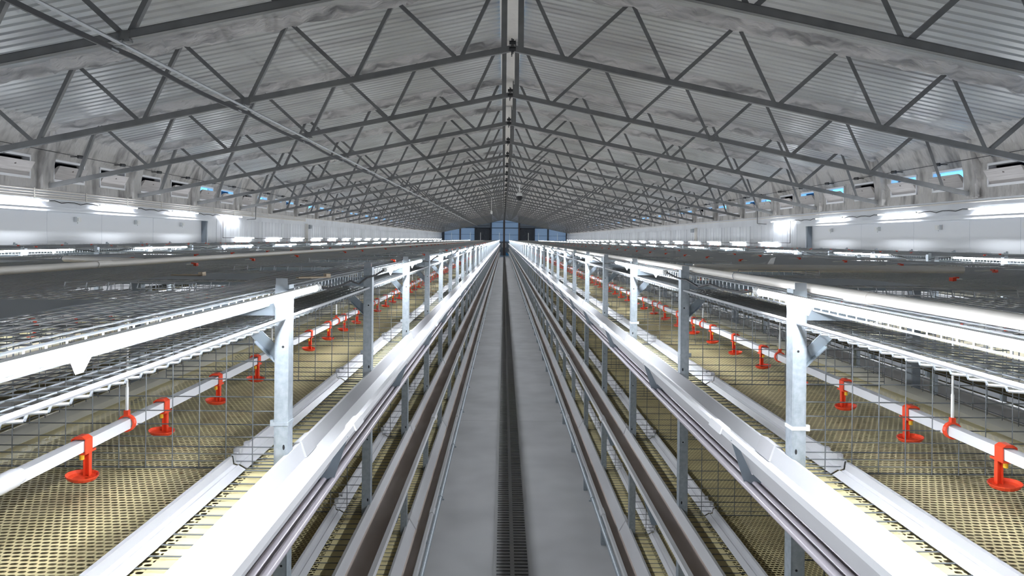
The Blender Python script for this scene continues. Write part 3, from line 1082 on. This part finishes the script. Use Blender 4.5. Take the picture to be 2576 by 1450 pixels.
def build_face(parent, x0, s, word, detail):
    """one long side of a cage row; detail 2 = the aisle sides, 1 = sides only seen over the top"""
    R = FM[s]

    def add(name, me, y=0.0, par=None, z=0.0, kind=None):
        return put(name, me, par or parent, (x0, y, z), kind=kind)
    # uprights and everything that repeats with them
    for k in KS:
        if k >= KN:
            break
        yk = py(k)
        if detail == 2 or k < 20:
            p = add('post', R['post'], yk)
            if k >= -1 and k < 12:
                add('post_tab', R['tab'], yk, p)
                if detail == 2:
                    add('bolt_slot', R['slot'], yk, p)
                    if k < 6:
                        add('post_clip', R['clip' if s > 0 and k in (0, 2) else 'clip_clear'], yk, p)
        add('top_mesh', R['top'], yk)
        add('top_hem', R['hem'], yk)
        if k < 14:
            add('folded_hatch', R['sheet'], yk)
        if detail == 2:
            add('corner_brace', R['brace'], yk)
            for tr in range(3):
                add('wire_partition', R['partition'], yk, None, -TIER * tr)
            dr = add('folded_door', R['door'], yk)
            add('door_lip', R['door_lip'], yk, dr)
            add('back_post', R['back_post'], yk)
        elif k < 12:
            add('wire_partition', R['partition'], yk)
        add('top_arm', R['arm'], yk)
    if detail == 1:
        me = join_copies(R['post'], [py(k) for k in KS if k >= 20])
    else:
        me = far_mesh(s, 'post')
    add('posts_beyond', me, kind='stuff')
    add('top_mesh_beyond', far_mesh(s, 'top'), kind='stuff')
    add('top_hem_beyond', far_mesh(s, 'hem'), kind='stuff')
    if detail == 2:
        for key in ('partition', 'door_lip', 'brace'):
            add({'partition': 'wire_partitions_beyond', 'door_lip': 'door_lips_beyond', 'brace': 'corner_braces_beyond'}[key], far_mesh(s, key), kind='stuff')
        add('wire_partitions_beyond', far_mesh(s, 'partition'), z=-TIER, kind='stuff')
    # red winch clips on the top mesh
    j = 0
    yy = 1.07
    while yy < 26:
        for u in (0.07, 0.93):
            if detail == 2 or u > 0.5:
                if random.random() < 0.8:
                    put('winch_clip', R['winch'], parent, (x0 + s * u, yy + random.uniform(-0.06, 0.06), 0))
        yy += S * 2 / 3
        j += 1
    # front rod
    add('front_rod', MB().rod((s * -0.006, YA, D(0.222)), (s * -0.006, YB, D(0.222)), 0.0050, 8).mesh('front_rod', 'rod', True))
    for tr in range(3):
        dz = -TIER * tr
        # trough with sleeves and hangers
        pr = trough_profile(tr, s)
        t = add('feed_trough', MB().shell_y(pr, 0.003 * s, YA, YB).mesh('feed_trough', 'pvc'))
        if detail == 2:
            if tr > 0:
                a, b = pr[2], pr[3]
                dm = MB().add([(a[0] + s * 0.004, YA, a[1] + 0.004), (b[0] - s * 0.004, YA, b[1] + 0.004), (b[0] - s * 0.004, YB, b[1] + 0.004), (a[0] + s * 0.004, YB, a[1] + 0.004)], [(0, 1, 2, 3)])
                add('feed_dust', dm.mesh('feed_dust', 'dust'), 0, t)
            sl = MB().shell_y([(s * 0.0, pr[0][1] - 0.012), (pr[0][0], pr[0][1] + 0.002), (pr[1][0], pr[1][1] + 0.003), (pr[2][0] * 1.0, pr[2][1] + 0.003)], 0.007 * s, -0.05, 0.05)
            sl2 = MB().shell_y([(pr[4][0] + s * 0.006, pr[4][1] - 0.02), (pr[4][0], pr[4][1] + 0.003), (pr[5][0], pr[5][1] + 0.003), (pr[5][0] - s * 0.006, pr[5][1] - 0.014)], 0.006 * s, -0.05, 0.05)
            sl = sl.mesh('trough_sleeve', 'pvc')
            sl2 = sl2.mesh('lip_sleeve', 'pvc')
            yy = 1.98 - 2 * S
            while yy < 30:
                add('trough_sleeve', sl, yy, t)
                add('lip_sleeve', sl2, yy, t)
                yy += 2 * S
            if tr < 2:
                for k in KS:
                    if -1 <= k < KN:
                        add('trough_hanger', R['hanger'], py(k) + 0.0, t, dz)
                add('trough_hangers_beyond', far_mesh(s, 'hanger'), 0, t, dz, 'stuff')
        # slat mat, belt under it, cream sill behind it
        mm = MB().add([(s * -0.012, YA, 0), (s * 0.90, YA, 0), (s * 0.90, YB, 0), (s * -0.012, YB, 0)], [(0, 1, 2, 3)])
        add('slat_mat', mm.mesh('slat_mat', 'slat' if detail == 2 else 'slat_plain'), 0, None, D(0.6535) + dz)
        bm2 = MB().add([(s * -0.02, YA, D(0.735) + dz), (s * 1.0, YA, D(0.735) + dz), (s * 1.0, YB, D(0.735) + dz), (s * -0.02, YB, D(0.735) + dz)], [(0, 1, 2, 3)])
        add('manure_belt', bm2.mesh('manure_belt', 'belt'))
        cs = MB().shell_y([(s * 0.90, D(0.652) + dz), (s * 0.925, D(0.640) + dz), (s * 1.00, D(0.636) + dz), (s * 1.005, D(0.70) + dz)], 0.003 * s, YA, YB)
        add('rear_sill', cs.mesh('rear_sill', 'cream'))
        if detail == 2:
            # sill strips
            for k in KS:
                if k < KN:
                    add('sill_strip', R['strip'], py(k) + 0.02, None, dz)
            st = MB()
            yb0 = py(KN)
            st.shell_y([(s * 0.106, D(0.646) + dz), (s * 0.131, D(0.634) + dz), (s * 0.141, D(0.632) + dz), (s * 0.144, D(0.612) + dz), (s * 0.153, D(0.611) + dz)], 0.002 * s, yb0, YB)
            add('sill_strip_beyond', st.mesh('sill_strip_beyond', 'strip'))
            # floor wires crossing the feeding gap
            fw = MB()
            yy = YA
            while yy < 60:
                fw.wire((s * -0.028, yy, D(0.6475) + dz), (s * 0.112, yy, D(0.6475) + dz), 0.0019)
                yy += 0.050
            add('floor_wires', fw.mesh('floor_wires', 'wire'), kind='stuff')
    # mesh at the back of the top cage
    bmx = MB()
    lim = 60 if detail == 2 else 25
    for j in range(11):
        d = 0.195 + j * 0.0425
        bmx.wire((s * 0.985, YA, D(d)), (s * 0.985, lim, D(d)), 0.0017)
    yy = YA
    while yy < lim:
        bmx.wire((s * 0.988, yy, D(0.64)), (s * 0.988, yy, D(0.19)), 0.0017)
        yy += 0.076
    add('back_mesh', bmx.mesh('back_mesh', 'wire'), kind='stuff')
    if detail == 2:
        # three clear tubes under the top trough
        for u in (-0.138, -0.113, -0.088):
            add('clear_tube', MB().rod((s * u, YA, D(0.672)), (s * u, YB, D(0.672)), 0.0102, 10).mesh('clear_tube', 'tube_pink', True))
        # galvanised cart rail beside the bottom trough
        rl = add('cart_rail', MB().rod((s * -0.190, YA, D(1.765)), (s * -0.190, YB, D(1.765)), 0.0135, 12).mesh('cart_rail', 'galv', True))
        cm = MB().rod((s * -0.190, -0.012, D(1.765)), (s * -0.190, 0.012, D(1.765)), 0.017, 10).box(s * -0.215, s * -0.19, -0.004, 0.004, D(1.785), D(1.775)).mesh('rail_clamp', 'galv')
        for k in range(0, 16):
            add('rail_clamp', cm, py(k) + 0.4, rl)
    # white end pole at the far end of the row
    add('end_pole', MB().rod((0, 93.0, 0), (0, 93.0, H(0.92)), 0.03, 8).mesh('end_pole', 'white'))


ROWS = [
    ('left', 1, -0.605, -1, 'long galvanised cage row with feed troughs lining the left of the aisle'),
    ('right', 1, 0.813, 1, 'long galvanised cage row with feed troughs lining the right of the aisle'),
    ('left', 2, -4.645, -1, 'outer cage row standing along the left house wall'),
    ('right', 2, 4.853, 1, 'outer cage row standing along the right house wall'),
]
for word, num, x0, s, label in ROWS:
    row = thing('cage_row', (x0, YA, 0), label, 'cage row', 'rows of tiered poultry cages')
    build_face(row, x0, s, word, 2 if num == 1 else 1)
    build_face(row, x0 + s * BW, -s, word, 1)

# ------------------------------------------------------------------ drinker lines
for word, x0, s in (('left', -0.605, -1), ('right', 0.813, 1)):
    xd = x0 + s * 0.433
    dl = thing('drinker_line', (xd, YA, D(0.518)), 'white square water pipe with red drip cups in the %s cages' % word, 'drinker line', 'drinker lines over the yellow mats')
    hw = 0.0135
    put('water_pipe', MB().box(-hw, hw, YA, YB, D(0.518) - hw, D(0.518) + hw).mesh('water_pipe', 'white_pipe'), dl, (xd, 0, 0))
    cp = MB()
    cp.rod((0, -0.06, D(0.518)), (0, 0.06, D(0.518)), 0.021, 14)
    cp.rod((0, -0.075, D(0.518)), (0, -0.06, D(0.518)), 0.0185, 14)
    cp.rod((0, 0.06, D(0.518)), (0, 0.075, D(0.518)), 0.0185, 14)
    cp = cp.mesh('pipe_coupling', 'white_pipe', True)
    for j in range(10):
        put('pipe_coupling', cp, dl, (xd, 1.36 + 6 * S * j, 0))
    R = FM[s]
    i = 0
    yy = 1.653 - 0.385 * 3
    while yy < YB - 0.3:
        if i % 41 == 40 and yy > 12:
            pass
        dr = put('drinker', R['drinker'], dl, (xd, yy, 0))
        if yy < 14:
            put('nipple', R['nipple'], dr, (xd, yy, 0))
        yy += 0.385
        i += 1
    for k in KS:
        if k >= -1 and py(k) < 50:
            rg = put('hanger_ring', R['ring'], dl, (xd, py(k), 0))
            put('hanger_rod', R['hang_rod'], rg, (xd, py(k), 0))
for word, x0, s in (('left', -3.225, 1), ('right', 3.433, -1)):
    xd = x0 + s * 0.433
    dl = thing('drinker_line', (xd, YA, D(0.518)), 'water pipe with red cups at the far side of the %s aisle cage row' % word, 'drinker line', 'drinker lines over the yellow mats')
    put('water_pipe', MB().box(-0.0135, 0.0135, YA, YB, D(0.518) - 0.0135, D(0.518) + 0.0135).mesh('water_pipe', 'white_pipe'), dl, (xd, 0, 0))
    yy = 1.653
    while yy < 16:
        put('drinker', FM[s]['drinker'], dl, (xd, yy, 0))
        yy += 0.385

# ------------------------------------------------------------------ LED tubes
TL = 1.42
LR = 0.0105


def tube_arcs(mb, y0, y1, r, s, n):
    """LED tube: the lit diffuser is turned towards the aisle and down, the rest is the white housing"""
    c0 = math.radians(-46) if s < 0 else math.radians(180 + 46)
    half = math.radians(LIT_HALF)
    for lit in (True, False):
        mb.cur = 0 if lit else 1
        a0, a1 = (c0 - half, c0 + half) if lit else (c0 + half, c0 + 2 * math.pi - half)
        m_ = n if lit else max(3, n // 2)
        vs = []
        for k in range(m_ + 1):
            a = a0 + (a1 - a0) * k / m_
            vs += [(r * math.cos(a), y0, r * math.sin(a)), (r * math.cos(a), y1, r * math.sin(a))]
        mb.add(vs, [(2 * k, 2 * k + 1, 2 * k + 3, 2 * k + 2) for k in range(m_)])


def lamp_meshes(L, r):
    R = {}
    mb = MB()
    mb.rod((0, 0, 0), (0, 0.036, 0), r * 1.12, 12)
    mb.rod((0, -0.012, 0), (0, 0.0, 0), r * 0.7, 10)
    R['cap'] = mb.mesh('end_cap', 'white', True)
    for s in (-1, 1):
        mb = MB()
        tube_arcs(mb, 0.03, L - 0.03, r, s, 8)
        R['tube', s] = mb.mesh('light_tube', ['tube', 'white'], True)
        mb = MB()
        tube_arcs(mb, 0.03, L - 0.03, r, s, 5)
        mb.cur = 1
        mb.rod((0, 0, 0), (0, 0.036, 0), r * 1.12, 8)
        mb.rod((0, L - 0.036, 0), (0, L, 0), r * 1.12, 8)
        R['whole', s] = mb.mesh('led_tube_lamp', ['tube', 'white'])
        mb = MB()
        # moulded clip: saddle under the tube and a short wedge reaching to the front hem
        mb.prism_y([(s * -0.002, -r - 0.001), (s * 0.008, -r - 0.006), (s * 0.020, -r - 0.030), (s * 0.030, -r - 0.006), (s * 0.010, -r + 0.003)], -0.009, 0.009)
        mb.box(s * -r * 0.7, s * r * 1.1, -0.008, 0.008, -r - 0.003, -r + 0.002)
        R['clip', s] = mb.mesh('tube_clip', 'white')
    return R


LM = lamp_meshes(TL, LR)
LW = lamp_meshes(1.52, 0.0125)


def lamp(meshes, loc, L, label, group, s, parts):
    if parts:
        t = thing('led_tube_lamp', loc, label, 'lamp', group)
        put('light_tube', meshes['tube', s], t, loc)
        put('end_cap', meshes['cap'], t, loc)
        put('end_cap', meshes['cap'], t, (loc[0], loc[1] + L, loc[2]), (0, 0, math.pi))
        for yy in (0.30, L - 0.30):
            put('tube_clip', meshes['clip', s], t, (loc[0], loc[1] + yy, loc[2]))
    else:
        put('led_tube_lamp', meshes['whole', s], None, loc, None, label, 'lamp', group)


LAMP_P, LAMP_0 = 2.56, 2.05 - TL
ROWS_L = [
    (-0.605, -1, 'on the cage front left of the aisle'),
    (0.813, 1, 'on the cage front right of the aisle'),
    (-3.225, 1, 'at the back of the left aisle cage row'),
    (3.433, -1, 'at the back of the right aisle cage row'),
    (-4.645, -1, 'on the front of the outer left cage row'),
    (4.853, 1, 'on the front of the outer right cage row'),
]


def cable(name, pts_list, label, group, r=0.0045):
    mb = MB()
    for pts in pts_list:
        mb.path(pts, r, 5)
    put(name, mb.mesh(name, 'black'), None, (0, 0, 0), None, label, 'cable', group)


for x0, s, where in ROWS_L:
    x = x0 - s * 0.036
    z = D(0.152)
    j = -1
    runs = []
    cnt = 0
    while True:
        yl = LAMP_0 + LAMP_P * j
        if yl > YB - 2:
            break
        if j >= 0:
            cnt += 1
            lamp(LM, (x, yl, z), TL, 'white LED tube %s, %s from the viewer' % (where, nth(cnt)), 'LED tubes ' + where, s, yl < 12)
        elif abs(x0) < 1:
            put('led_tube_lamp', LM['whole', s], None, (x, yl, z), None, 'white LED tube %s, just behind the viewer' % where, 'lamp', 'LED tubes ' + where)
        if 0 <= j and yl < 45:
            ya, yb = yl + TL + 0.020, yl + LAMP_P - 0.020
            pts = []
            rnd = random.Random(int(yl * 100))
            for q in range(9):
                t = q / 8
                sag = -0.028 * math.sin(math.pi * t) * (1 + 0.5 * math.sin(6 * t + rnd.random() * 5))
                pts.append((x + s * 0.03 * math.sin(math.pi * t), ya + (yb - ya) * t, z + sag))
            runs.append(pts)
        j += 1
    cable('lamp_cable', runs, 'black cable linking the LED tubes ' + where, 'lamp cables')

# lamps on the side walls: a high row over the pale panel, a low row beyond it
for side, xw, word in ((-1, WL, 'left'), (1, WR, 'right')):
    x = xw - side * 0.10
    cnt = 0
    runs = []
    for yl in (5.15, 8.25, 11.36, 14.48, 17.66, 20.86):
        cnt += 1
        lamp(LW, (x, yl, H(0.665)), 1.52, 'white LED tube high on the %s wall over the pale panel, %s from the viewer' % (word, nth(cnt)), 'LED tubes on the %s wall' % word, side, False)
        if yl < 20:
            pts = [(x + side * 0.03, yl + 1.52 + 1.6 * t / 8, H(0.665) + 0.02 * math.sin(t * 2.2) - 0.01 * math.sin(t * 0.4)) for t in range(9)]
            runs.append(pts)
    yl = 24.9 if side < 0 else 21.0
    yl = 21.95
    cnt = 0
    while yl < EY - 3:
        cnt += 1
        lamp(LW, (x, yl, D(0.03)), 1.52, 'white LED tube low on the %s wall beyond the pale panel, %s along' % (word, nth(cnt)), 'LED tubes on the %s wall' % word, side, False)
        if yl < 60:
            pts = [(x + side * 0.03, yl + 1.52 + 1.43 * t / 6, D(0.03) - 0.03 * math.sin(math.pi * t / 6)) for t in range(7)]
            runs.append(pts)
        yl += 2.95
    runs.append([(x + side * 0.06, 21.0, H(0.66)), (x + side * 0.06, 21.0, D(0.03)), (x + side * 0.06, 21.9, D(0.03))])
    cable('lamp_cable', runs, 'black cable linking the LED tubes along the %s wall' % word, 'lamp cables', 0.008)
    # drop pipe hanging from the fifth truss to the lamp row
    xd = xw - side * 0.62
    yd = TR[7]
    dp_ = MB().path([(xd, yd, H(1.02)), (xd, yd, H(0.60)), (xd + side * 0.30, yd, H(0.585))], 0.016, 6)
    put('drop_pipe', dp_.mesh('drop_pipe', 'rail_dark'), None, (0, 0, 0), None, 'dark drop pipe hanging from a truss end near the %s wall' % word, 'pipe', 'drop pipes by the walls')
    # junction boxes on the pale panel
    bx = MB()
    bx.box(-0.03 * 1, 0.03, -0.075, 0.075, -0.05, 0.05)
    bx.box(0.03 * -side, 0.045 * -side, -0.05, 0.05, -0.032, 0.032)
    bx.rod((0.0, 0, -0.05), (0.0, 0, -0.085), 0.01)
    bx = bx.mesh('junction_box', 'white')
    for q, yy in enumerate((14.1, 16.4, 18.7) if side < 0 else (11.7, 14.1, 16.4, 18.75)):
        put('junction_box', bx, None, (xw + side * 0.155 - side * 0.03, yy, H(0.335)), None,
            'small white box on the pale panel of the %s wall, %s from the viewer' % (word, nth(q + 1)), 'box', 'junction boxes on the pale panels')
    # wall switches and riser where the conduits drop
    yr = 29.8 if side < 0 else 31.2
    rz = MB()
    for q in range(3):
        rz.rod((xw - side * 0.03, yr + q * 0.16, 0.2), (xw - side * 0.03, yr + q * 0.16, H(0.62)), 0.02, 6)
    put('riser_pipe', rz.mesh('riser_pipe', 'conduit'), None, (0, 0, 0), None, 'bundle of upright conduits fixed to the %s wall sheeting' % word, 'pipe', 'upright conduits')
    sb = MB().box(xw - side * 0.09, xw - side * 0.0, yr + 0.55, yr + 0.85, H(0.40), H(0.58)).box(xw - side * 0.11, xw - side * 0.09, yr + 0.6, yr + 0.8, H(0.44), H(0.54)).mesh('switch_box', 'sheet')
    put('switch_box', sb, None, (0, 0, 0), None, 'grey switch box beside the upright conduits of the %s wall' % word, 'switch box', 'wall switch boxes')
    # pull cable of the air inlets with its pulleys
    pc = thing('inlet_pull_cable', (xw - side * 0.2, 4, H(1.62)), 'thin dark pull cable with pulleys above the %s wall windows' % word, 'cable', 'air-inlet pull cables')
    put('cable_line', MB().rod((xw - side * 0.235, 3.5, H(1.60)), (xw - side * 0.235, EY - 3, H(1.60)), 0.006, 4).mesh('cable_line', 'black'), pc)
    pu = MB().rod((xw - side * 0.215, -0.05, H(1.60)), (xw - side * 0.255, 0.05, H(1.60)), 0.035, 8).box(xw - side * 0.02, xw - side * 0.235, -0.015, 0.015, H(1.595), H(1.61)).mesh('pulley', 'rail_dark')
    for wy in win_y:
        if 4 < wy < 50:
            put('pulley', pu, pc, (0, wy + WIN_W / 2, 0))

# conduits along the side walls
conduits = []
for i, h in enumerate((0.865, 0.815, 0.765, 0.725)):
    conduits.append(put('wall_conduit', MB().rod((WL + 0.06, -5.5, H(h)), (WL + 0.06, 29.7 if i else 92, H(h)), 0.016, 8).mesh('wall_conduit', 'conduit', True), None, (0, 0, 0), None,
        'cream conduit on the left wall under the windows, %s from the top' % nth(i + 1), 'conduit', 'conduits on the left wall'))
cl = MB().box(WL + 0.078, WL + 0.088, -0.012, 0.012, H(0.70), H(0.89)).mesh('conduit_strap', 'conduit')
for i in range(18):
    put('strap', cl, conduits[0], (0, 9.4 + 1.55 * i, 0))
put('wall_conduit', MB().rod((WR - 0.06, -5.5, H(0.80)), (WR - 0.06, 92, H(0.80)), 0.016, 8).mesh('wall_conduit', 'conduit', True), None, (0, 0, 0), None,
    'single cream conduit running along the right wall under the windows', 'conduit')

# ------------------------------------------------------------------ pipes lying on the cage tops
pl_ = MB().rod((-1.80, YA, D(0.129)), (-1.84, 60, D(0.129)), 0.0155, 12)
pl_.rod((-1.80, 2.95, D(0.1265)), (-1.80, 3.05, D(0.1265)), 0.0175, 12)
put('roof_pipe', pl_.mesh('pvc_pipe', 'pvc_cream', True), None, (0, 0, 0), None, 'long cream PVC pipe lying on top of the left aisle cage row', 'pipe', 'PVC pipes on the cage tops').name = 'pvc_pipe'
pp = MB()
pp.cur = 0
pp.rod((-1.835, 3.42, D(0.129)), (-2.43, 3.70, D(0.129)), 0.0165, 12, False)
pp.cur = 1
pp.rod((-1.8365, 3.421, D(0.129)), (-1.840, 3.4225, D(0.129)), 0.0145, 12)  # black disc stands in for the dark hollow of the open end
put('pvc_pipe', pp.mesh('pvc_pipe', ['pvc_cream', 'black'], True), None, (0, 0, 0), None, 'short cut cream pipe lying across the left aisle cage row', 'pipe', 'PVC pipes on the cage tops')
pr_ = MB().rod((0.855, YA, D(0.130)), (0.855, 3.05, D(0.128)), 0.0135, 12)
pr_.rod((0.855, 3.05, D(0.128)), (0.862, 92, D(0.128)), 0.0135, 12)
pr_.rod((0.855, 1.55, D(0.130)), (0.855, 1.66, D(0.130)), 0.0155, 12)
put('pvc_pipe', pr_.mesh('pvc_pipe', 'pvc_cream', True), None, (0, 0, 0), None, 'long white PVC pipe lying just behind the posts on the right aisle cage row', 'pipe', 'PVC pipes on the cage tops')
pt_ = MB().rod((0.90, 3.16, D(0.126)), (2.20, 3.20, D(0.126)), 0.0175, 12)
put('pvc_pipe', pt_.mesh('pvc_pipe', 'pvc_cream', True), None, (0, 0, 0), None, 'thick beige pipe lying across the right aisle cage row', 'pipe', 'PVC pipes on the cage tops')
# wire tie round the long white pipe
tie = MB()
for q in range(14):
    a0, a1 = 2 * math.pi * q / 14, 2 * math.pi * (q + 1) / 14
    tie.rod((0.855 + 0.0175 * math.cos(a0), 2.44 + 0.01 * math.sin(a0), D(0.129) + 0.0175 * math.sin(a0)), (0.855 + 0.0175 * math.cos(a1), 2.44 + 0.01 * math.sin(a1), D(0.129) + 0.0175 * math.sin(a1)), 0.0015, 4)
put('wire_tie', tie.mesh('wire_tie', 'galv'), None, (0, 0, 0), None, 'loop of wire tied round the long white pipe on the cage top', 'tie')

# ------------------------------------------------------------------ rail pair under the roof
xr = CX - BN[2] - 0.02
crail = put('ceiling_rail', MB().rod((xr, -5.5, H(1.895)), (xr, EY, H(1.895)), 0.020, 8).mesh('ceiling_rail', 'rail_light', True), None, (0, 0, 0), None,
    'long thin grey conduit hung lengthwise under the roof trusses', 'conduit')
dk = MB()
yy = -5.5
while yy < EY - 3:
    pts = [(xr - 0.085, yy + TS * t / 6, H(1.865) - 0.035 * math.sin(math.pi * t / 6)) for t in range(7)]
    for a in range(6):
        dk.bar(pts[a], pts[a + 1], 0.022, 0.050)
    yy += TS
put('sagging_rail', dk.mesh('sagging_rail', 'rail_dark'), None, (0, 0, 0), None, 'dark sagging rail beside the grey conduit under the roof trusses', 'rail')
hk = MB().rod((xr, 0, H(1.895)), (xr, 0, H(1.97)), 0.007, 6).box(xr - 0.09, xr + 0.02, -0.03, 0.03, H(1.868), H(1.876)).box(xr - 0.10, xr - 0.065, -0.06, 0.06, H(1.83), H(1.845)).mesh('rail_hook', 'rail_light')
for i, ty in enumerate(TR):
    if 3 < ty < 60:
        put('rail_hook', hk, crail, (0, ty, 0))

# ------------------------------------------------------------------ dome camera and hanging sensor
cy = TR[10] + 0.1
t = thing('dome_camera', (0.73, cy, H(2.0)), 'white ceiling dome camera with a black lens ball right of the ridge', 'camera')
put('mount_pole', MB().rod((0.73, cy, H(2.1)), (0.73, cy, H(2.66)), 0.03, 8).box(0.66, 0.80, cy - 0.05, cy + 0.05, H(2.56), H(2.68)).mesh('mount_pole', 'white'), t)
put('housing', MB().lathe([(0.03, 0.25), (0.09, 0.23), (0.135, 0.17), (0.14, 0.06), (0.0, 0.06)], (0.73, cy, H(2.0)), 16).mesh('housing', 'white', True), t)
put('lens_ball', MB().lathe([(0.135, 0.06), (0.14, 0.0), (0.128, -0.07), (0.09, -0.13), (0.04, -0.155), (0.0, -0.16)], (0.73, cy, H(2.0)), 16).mesh('lens_ball', 'black', True), t)
cy = TR[13] + 0.05
t = thing('hanging_sensor', (-0.76, cy, H(1.62)), 'small white sensor dangling on a cord left of the ridge', 'sensor')
put('sensor_body', MB().lathe([(0.0, 0.13), (0.05, 0.12), (0.065, 0.06), (0.065, -0.04), (0.03, -0.07), (0.0, -0.07)], (-0.76, cy, H(1.62)), 12).mesh('sensor_body', 'white', True), t)
put('sensor_cord', MB().rod((-0.76, cy, H(1.74)), (-0.76, cy, H(2.58)), 0.012, 6).mesh('sensor_cord', 'white'), t)

# ------------------------------------------------------------------ scraps left on the cage tops
sm = MB().add([(0, 0, 0), (0.03, 0.002, 0), (0.042, 0.004, 0.036), (0.020, 0.001, 0.03), (0, 0.003, 0), (0.03, 0.005, 0), (0.042, 0.007, 0.036), (0.020, 0.004, 0.03)],
              [(0, 1, 2, 3), (7, 6, 5, 4), (0, 4, 5, 1), (1, 5, 6, 2), (2, 6, 7, 3), (3, 7, 4, 0)]).mesh('paper_tag', 'white')
put('paper_tag', sm, None, (1.25, 3.165, D(0.1085)), None, 'torn white tag standing on the thick beige pipe', 'paper')
M['cardboard'] = mat('cardboard', (0.62, 0.50, 0.36), 0.8)
cb = MB().box(0, 0.11, 0, 0.03, 0.0, 0.004).box(0.10, 0.116, 0.0, 0.03, 0.0, 0.014).box(0.02, 0.09, 0.03, 0.06, 0.0, 0.004).mesh('cardboard_scrap', 'cardboard')
put('cardboard_scrap', cb, None, (-1.22, 2.45, D(0.1445)), None, 'tan cardboard scrap on the mesh top of the left aisle cage row', 'cardboard')
put('cardboard_scrap', cb, None, (-0.72, 2.35, D(0.1445)), (0, 0, 0.6), 'tan cardboard scrap beside a front post of the left aisle cage row', 'cardboard')
